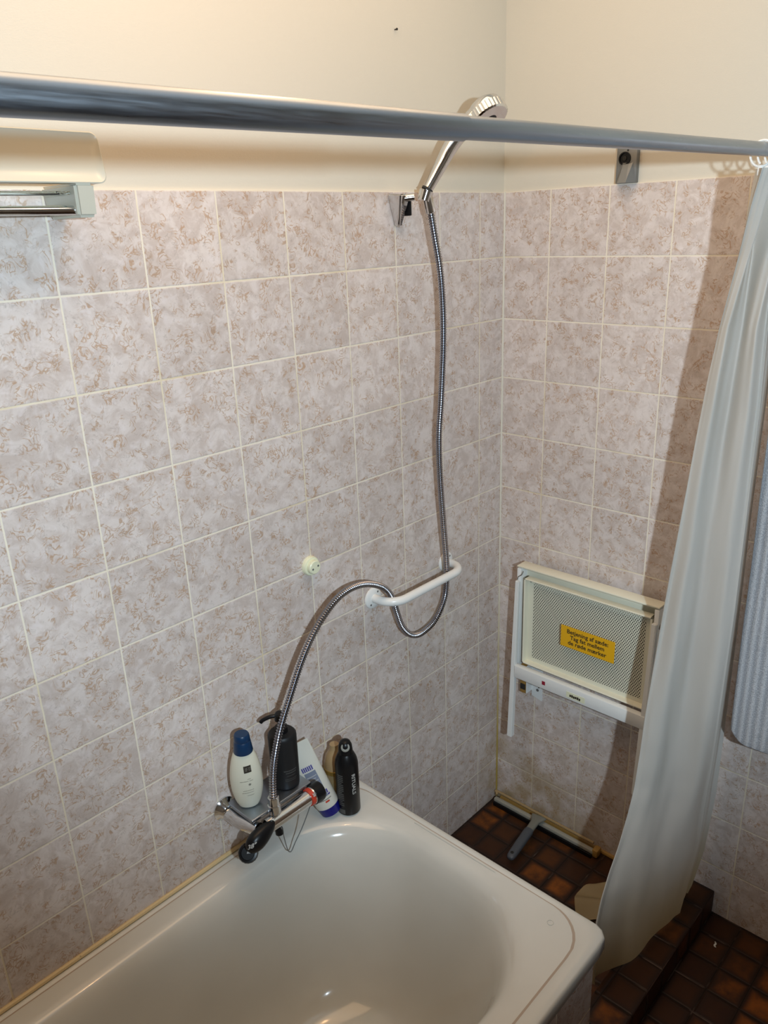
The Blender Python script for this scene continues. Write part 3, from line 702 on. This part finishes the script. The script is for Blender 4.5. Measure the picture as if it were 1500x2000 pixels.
bm = bmesh.new(); lathe(bm, (-.932, -.108, .576), (0, -.1, -1), [(0, .0065), (.012, .0085), (.022, .0085), (.025, .005), (.025, 0)], 20); new_obj('diverter', bm, m_black, mx)
bm = bmesh.new(); lathe(bm, (-.935, -.105, .602), (0, 0, 1), [(0, .009), (.006, .009), (.008, .0135), (.026, .0135), (.028, .0115), (.044, .0115), (.046, .0095)], 24); new_obj('hose_nut', bm, m_chrome, mx)
bm = bmesh.new(); tube(bm, smooth_path([(-.945, -.117, .606), (-.938, -.113, .592), (-.932, -.117, .574), (-.925, -.112, .553), (-.918, -.107, .520), (-.911, -.103, .493), (-.905, -.101, .481), (-.899, -.101, .480), (-.888, -.102, .496), (-.868, -.103, .520), (-.850, -.105, .550), (-.842, -.106, .566)], 6), .0011, 6)
tag(new_obj('plug_chain', bm, m_zinc), 'thin dark plug chain hanging in a loop from the mixer', 'chain')

# ------------------------------------------------------------------ bottles
def rad_at(prof, h):
    for a, b in zip(prof, prof[1:]):
        if a[0] <= h <= b[0] and b[0] > a[0]: return a[1] + (b[1] - a[1]) * (h - a[0]) / (b[0] - a[0])
    return prof[-1][1]
def wrapper(base, prof, face, sx=1.0, sy=1.0, out=.0004):
    """map (u,v) label coordinates onto an upright lathe; face = azimuth of u=0"""
    def f(a, b, c):
        r = rad_at(prof, b) + out + c; th = face + a / max(r * (sx + sy) / 2, .004)
        u = Vector((math.cos(face), math.sin(face))); v = Vector((-u.y, u.x))
        d = th - face
        p = u * (math.cos(d) * r * sy) + v * (math.sin(d) * r * sx)
        return Vector((base[0] + p.x, base[1] + p.y, base[2] + b))
    return f
def smooth_prof(pts, n=6):
    o = smooth_path([(h, r, 0) for h, r in pts], n); return [(p.x, max(p.y, 0)) for p in o]
def az(base, off=0): return math.atan2(-1.186 - base[1], -1.699 - base[0]) + off
LED = .6127
# white bottle with blue cap
b = (-.957, -.050, LED)
wb = thing('lotion_bottle', 'ivory bottle with a blue cap standing on the mixer ledge', 'bottle', b)
prof = [(0, 0), (0, .012), (.0008, .016)] + smooth_prof([(.003, .0205), (.020, .0275), (.048, .0325), (.080, .0325), (.110, .0275), (.132, .0205), (.140, .0170)], 5) + [(.141, .010)]
f_ = az(b); ux_ = Vector((-math.sin(f_), math.cos(f_), 0))
bm = bmesh.new(); lathe(bm, b, (0, 0, 1), prof, 48, sx=1.0, sy=.72, u=ux_); body = new_obj('bottle_body', bm, m_bottle, wb)
bm = bmesh.new(); lathe(bm, (b[0], b[1], b[2] + .132), (0, 0, 1), [(0, .0195), (.002, .0200), (.024, .0170), (.026, .0160), (.0275, .0166), (.038, .0156), (.041, .0138), (.0415, 0)], 40); new_obj('bottle_cap', bm, m_blue, wb)
W = wrapper(b, prof, f_ + .22, 1.0, .74, .0005)
bm = bmesh.new(); rect_bm(bm, -.0075, .0075, .094, .109, 6, 4); wrap(bm, W); lg = new_obj('logo', bm, m_printd, body, smooth=False)
bm = bmesh.new()
for u0, u1, v0, v1 in ((-.0050, -.0042, .0975, .1055), (-.003, -.0022, .0975, .1055), (-.003, .000, .1047, .1055), (-.003, .000, .1010, .1018), (.0015, .0022, .0975, .1055), (.0038, .0045, .0975, .1055), (.0015, .0045, .1047, .1055)): rect_bm(bm, u0, u1, v0, v1, 1, 1)
W2 = wrapper(b, prof, f_ + .22, 1.0, .74, .0008); wrap(bm, W2); new_obj('logo_lines', bm, m_print, body, smooth=False)
bm = bmesh.new()
rnd = random.Random(3)
for v0, u0, u1 in ((.079, -.003, .003), (.0745, -.017, -.002), (.0745, .000, .016), (.052, -.013, .016), (.0465, -.015, .006), (.0465, .008, .015), (.039, -.006, .010)):
    u = u0
    while u < u1:
        l = rnd.uniform(.0010, .0024); rect_bm(bm, u, min(u + l, u1), v0, v0 + .0011, 1, 1); u += l + .0005
rect_bm(bm, -.0012, .0012, .0640, .0690, 1, 1); rect_bm(bm, -.0025, .0025, .0655, .0675, 1, 1)
wrap(bm, W); new_obj('label_lines', bm, m_print, body, smooth=False)
# black pump bottle
b = (-.862, -.056, LED)
pb = thing('pump_bottle', 'charcoal pump bottle standing behind the shower hose', 'bottle', b)
prof = [(0, 0), (0, .026), (.002, .0285), (.02, .0295), (.118, .0305), (.124, .0300), (.128, .0265), (.129, .014), (.130, .011)]
bm = bmesh.new(); lathe(bm, b, (0, 0, 1), prof, 48); body = new_obj('bottle_body', bm, m_charcoal, pb)
bm = bmesh.new(); lathe(bm, (b[0], b[1], b[2] + .128), (0, 0, 1), [(0, .0135), (.014, .0135), (.016, .0105), (.018, .0065), (.030, .0065), (.031, .0125), (.044, .0120), (.047, .009), (.0475, 0)], 32)
pv = Vector((b[0], b[1], b[2] + .168)); sd = Vector((-.60, .42, 0)).normalized()
tube(bm, smooth_path([pv, pv + sd * .018 + Vector((0, 0, .001)), pv + sd * .036 - Vector((0, 0, .005)), pv + sd * .041 - Vector((0, 0, .010))], 5), .0042, 12)
new_obj('pump', bm, m_black, pb)
W = wrapper(b, prof, az(b) + .35, 1, 1, .0004); bm = bmesh.new()
for v0, u0, u1, hh in ((.048, -.014, .016, .0022), (.0425, -.010, .014, .0022), (.036, -.008, .012, .0012), (.028, -.013, .015, .0010), (.024, -.012, .013, .0010)):
    u = u0
    while u < u1:
        l = rnd.uniform(.0012, .0024); rect_bm(bm, u, min(u + l, u1), v0, v0 + hh, 1, 1); u += l + .0006
wrap(bm, W); new_obj('label_lines', bm, m_printg, body, smooth=False)
# black spray can
b = (-.722, -.096, .4728)
sp = thing('spray_can', 'tall black spray can standing on the tub corner', 'spray can', b)
prof = [(0, 0), (0, .020), (.0015, .0255), (.004, .0265), (.128, .0265), (.140, .0245), (.152, .0195), (.156, .0170)]
bm = bmesh.new(); lathe(bm, b, (0, 0, 1), prof + [(.157, .012)], 48); body = new_obj('can', bm, m_black, sp)
bm = bmesh.new(); lathe(bm, (b[0], b[1], b[2] + .154), (0, 0, 1), [(0, .0165), (.010, .0162), (.022, .0150), (.031, .0110), (.034, .005), (.0345, 0)], 36); new_obj('can_cap', bm, m_black, sp)
cdv = Vector((math.cos(az(b)), math.sin(az(b)), .55)).normalized(); bm = bmesh.new()
lathe(bm, Vector((b[0], b[1], b[2] + .170)) + cdv * .0120, cdv, [(0, .0098), (.0030, .0098), (.0036, .0075), (.0026, .003), (.0026, 0)], 20); new_obj('nozzle', bm, m_rubber2, sp)
W = wrapper(b, prof, az(b) + .52, 1, 1, .0004)
tb = text_bm('RITUALS', .0125, .0002)
for v in tb.verts: v.co = Vector((-v.co.y, v.co.x * -1, 0)) if False else Vector((v.co.y * -1, v.co.x, 0)) * 1.0
for v in tb.verts: v.co.x, v.co.y = -v.co.x, -v.co.y
for v in tb.verts: v.co.y = v.co.y * 1.15 + .085
wrap(tb, W); new_obj('can_lettering', tb, m_printw, body, smooth=False)
W = wrapper(b, prof, az(b) - .62, 1, 1, .0003); bm = bmesh.new()
for k in range(17):
    v0 = .108 - k * .0050
    rect_bm(bm, -.0085, .0060 - (.004 if k % 5 == 4 else 0), v0, v0 + .0026, 5, 1)
rect_bm(bm, -.0075, .0070, .006, .018, 5, 1)
wrap(bm, W); new_obj('can_small_print', bm, m_printg, body, smooth=False)
# white tube with blue cap, leaning on the wall
tb0 = Vector((-.757, -.078, .4728)); tb1 = Vector((-.800, -.022, .650))
ax = (tb1 - tb0).normalized()
tu = thing('squeeze_tube', 'white squeeze tube on its blue cap, leaning on the tiled wall', 'tube', tb0)
side = Vector((.80, -.60, 0)); side = (side - ax * side.dot(ax)).normalized(); frt = ax.cross(side)
if frt.y > 0: frt = -frt
def tring(h, a_, b_): return [tb0 + ax * h + side * (math.cos(t) * a_) + frt * (math.sin(t) * b_) for t in [2 * PI * i / 48 for i in range(48)]]
bm = bmesh.new(); loft(bm, [tring(.029, .024, .0215), tring(.030, .0265, .0235), tring(.034, .0272, .024), tring(.08, .0280, .0215), tring(.13, .0290, .0130), tring(.165, .0295, .0055), tring(.185, .0298, .0022), tring(.200, .0298, .0012)])
body = new_obj('tube_body', bm, m_tube, tu)
bm = bmesh.new()
def zmin(r): return [Vector((p.x, p.y, max(p.z, tb0.z + .0003))) for p in r]
loft(bm, [zmin(tring(.006, .019, .017)), zmin(tring(.008, .0235, .021)), tring(.022, .0250, .0222), tring(.030, .0255, .0228), tring(.0305, .022, .019)]); new_obj('tube_cap', bm, m_navy, tu)
def tw_(out):
    def f(a, b_, c):
        h = b_; tab = ((.034, .0272, .024), (.08, .0280, .0215), (.13, .0290, .0130), (.165, .0295, .0055), (.2, .0298, .0012))
        for p, q in zip(tab, tab[1:]):
            if p[0] <= h <= q[0]: t = (h - p[0]) / (q[0] - p[0]); A_ = p[1] + (q[1] - p[1]) * t; B_ = p[2] + (q[2] - p[2]) * t; break
        s = max(-.97, min(.97, a / A_)); t = math.asin(s)
        return tb0 + ax * h + side * (math.sin(t) * A_) + frt * (math.cos(t) * B_ + out)
    return f
bm = bmesh.new(); rect_bm(bm, -.013, .014, .060, .128, 10, 8); wrap(bm, tw_(.0004)); new_obj('grey_label', bm, m_prints, body, smooth=False)
bm = bmesh.new()
for k in range(6): rect_bm(bm, -.014 + k * .0045, -.0108 + k * .0045, .131, .142, 1, 2)
wrap(bm, tw_(.0005)); new_obj('violet_lettering', bm, m_printv, body, smooth=False)
bm = bmesh.new(); rect_bm(bm, .0145, .0195, .060, .064, 3, 2); rect_bm(bm, .0145, .0175, .066, .076, 2, 2)
wrap(bm, tw_(.0005)); new_obj('violet_lettering', bm, m_printv, body, smooth=False)
bm = bmesh.new()
for k, (a0, a1) in enumerate(((-.011, .012), (-.011, .008), (-.009, .012))): rect_bm(bm, a0, a1, .116 - k * .006, .1175 - k * .006, 8, 1)
wrap(bm, tw_(.0008)); new_obj('white_lines', bm, m_printw, body, smooth=False)
bm = bmesh.new(); rect_bm(bm, -.014, .018, .0525, .0545, 8, 1); wrap(bm, tw_(.0008)); new_obj('grey_underline', bm, m_print, body, smooth=False)
bm = bmesh.new(); rect_bm(bm, .002, .012, .046, .050, 4, 1); wrap(bm, tw_(.0006)); new_obj('red_lettering', bm, m_printr, body, smooth=False)
# amber bottle behind
b = (-.706, -.040, .4728)
ab = thing('amber_bottle', 'pale amber bottle with a gold band, half hidden behind the black can', 'bottle', b)
bm = bmesh.new(); lathe(bm, b, (0, 0, 1), [(0, 0), (0, .021), (.002, .0255), (.072, .0270)], 40); new_obj('bottle_body', bm, m_amber, ab)
bm = bmesh.new(); lathe(bm, b, (0, 0, 1), [(.0715, .0268), (.072, .0276), (.082, .0274), (.0825, .0262)], 40); new_obj('gold_band', bm, m_gold, ab)
bm = bmesh.new(); lathe(bm, b, (0, 0, 1), [(.082, .0262), (.096, .0255), (.112, .0220), (.124, .0150), (.130, .0110), (.142, .0105), (.143, 0)], 40); new_obj('bottle_shoulder', bm, mat('peach_plastic', (.36, .25, .13), .3), ab)

# ------------------------------------------------------------------ floor squeegee
sq = thing('floor_squeegee', 'floor wiper lying along the foot of the right wall, grey handle pointing out', 'squeegee', (-.03, -.18, .0))
bm = bmesh.new(); box(bm, -.040, -.026, -.365, -.018, .010, .024, .003, 2); new_obj('wiper_bar', bm, m_bar, sq)
bm = bmesh.new(); box(bm, -.046, -.039, -.362, -.020, .0005, .014, .001); new_obj('rubber_blade', bm, m_black, sq)
bm = bmesh.new(); tube(bm, smooth_path([(-.024, -.019, .027), (-.018, -.015, .030), (-.014, -.022, .031), (-.014, -.19, .030), (-.014, -.352, .030)], 6), .0042, 8); new_obj('top_strip', bm, m_tan, sq)
bm = bmesh.new(); box(bm, -.040, -.012, -.378, -.360, .004, .030, .005, 2); new_obj('end_cap', bm, m_ochre, sq)
d_ = Vector((-.166, -.020, -.010)).normalized(); A0 = Vector((-.052, -.181, .036)); sd = d_.cross(Vector((0, 0, 1))).normalized(); up_ = sd.cross(d_)
def hr(h, w_, t_, lift=0):
    return [A0 + d_ * h + sd * (math.copysign(abs(math.cos(a)) ** .8, math.cos(a)) * w_) + up_ * (math.copysign(abs(math.sin(a)) ** .8, math.sin(a)) * t_ + lift) for a in [2 * PI * i / 28 for i in range(28)]]
bm = bmesh.new(); loft(bm, [hr(-.022, .024, .005, -.002), hr(-.008, .019, .006), hr(.006, .0125, .008), hr(.035, .0115, .009), hr(.045, .0118, .0092)]); new_obj('handle_neck', bm, m_rubber2, sq)
bm = bmesh.new(); loft(bm, [hr(.043, .0125, .0100), hr(.050, .0140, .0108), hr(.10, .0138, .0108), hr(.145, .0130, .0100), hr(.160, .0118, .009), hr(.167, .0085, .006), hr(.169, .004, .003)]); hd = new_obj('handle', bm, m_rubber, sq)
bm = bmesh.new(); lathe(bm, A0 + d_ * .152 + up_ * .0085, up_, [(0, .0048), (.0016, .0048), (.0018, 0)], 16, sx=1.0); new_obj('hanging_hole', bm, m_dark, hd)

# scrap on the floor
bm = bmesh.new(); tube(bm, smooth_path([(-.090, -.735, .003), (-.096, -.739, .004), (-.102, -.738, .003), (-.105, -.743, .003)], 5), .0022, 8, rfun=lambda i: .0012 + .0012 * math.sin(PI * i / 15))
tag(new_obj('paper_scrap', bm, m_white_pl), 'tiny white scrap on the dark brown floor tiles', 'scrap')
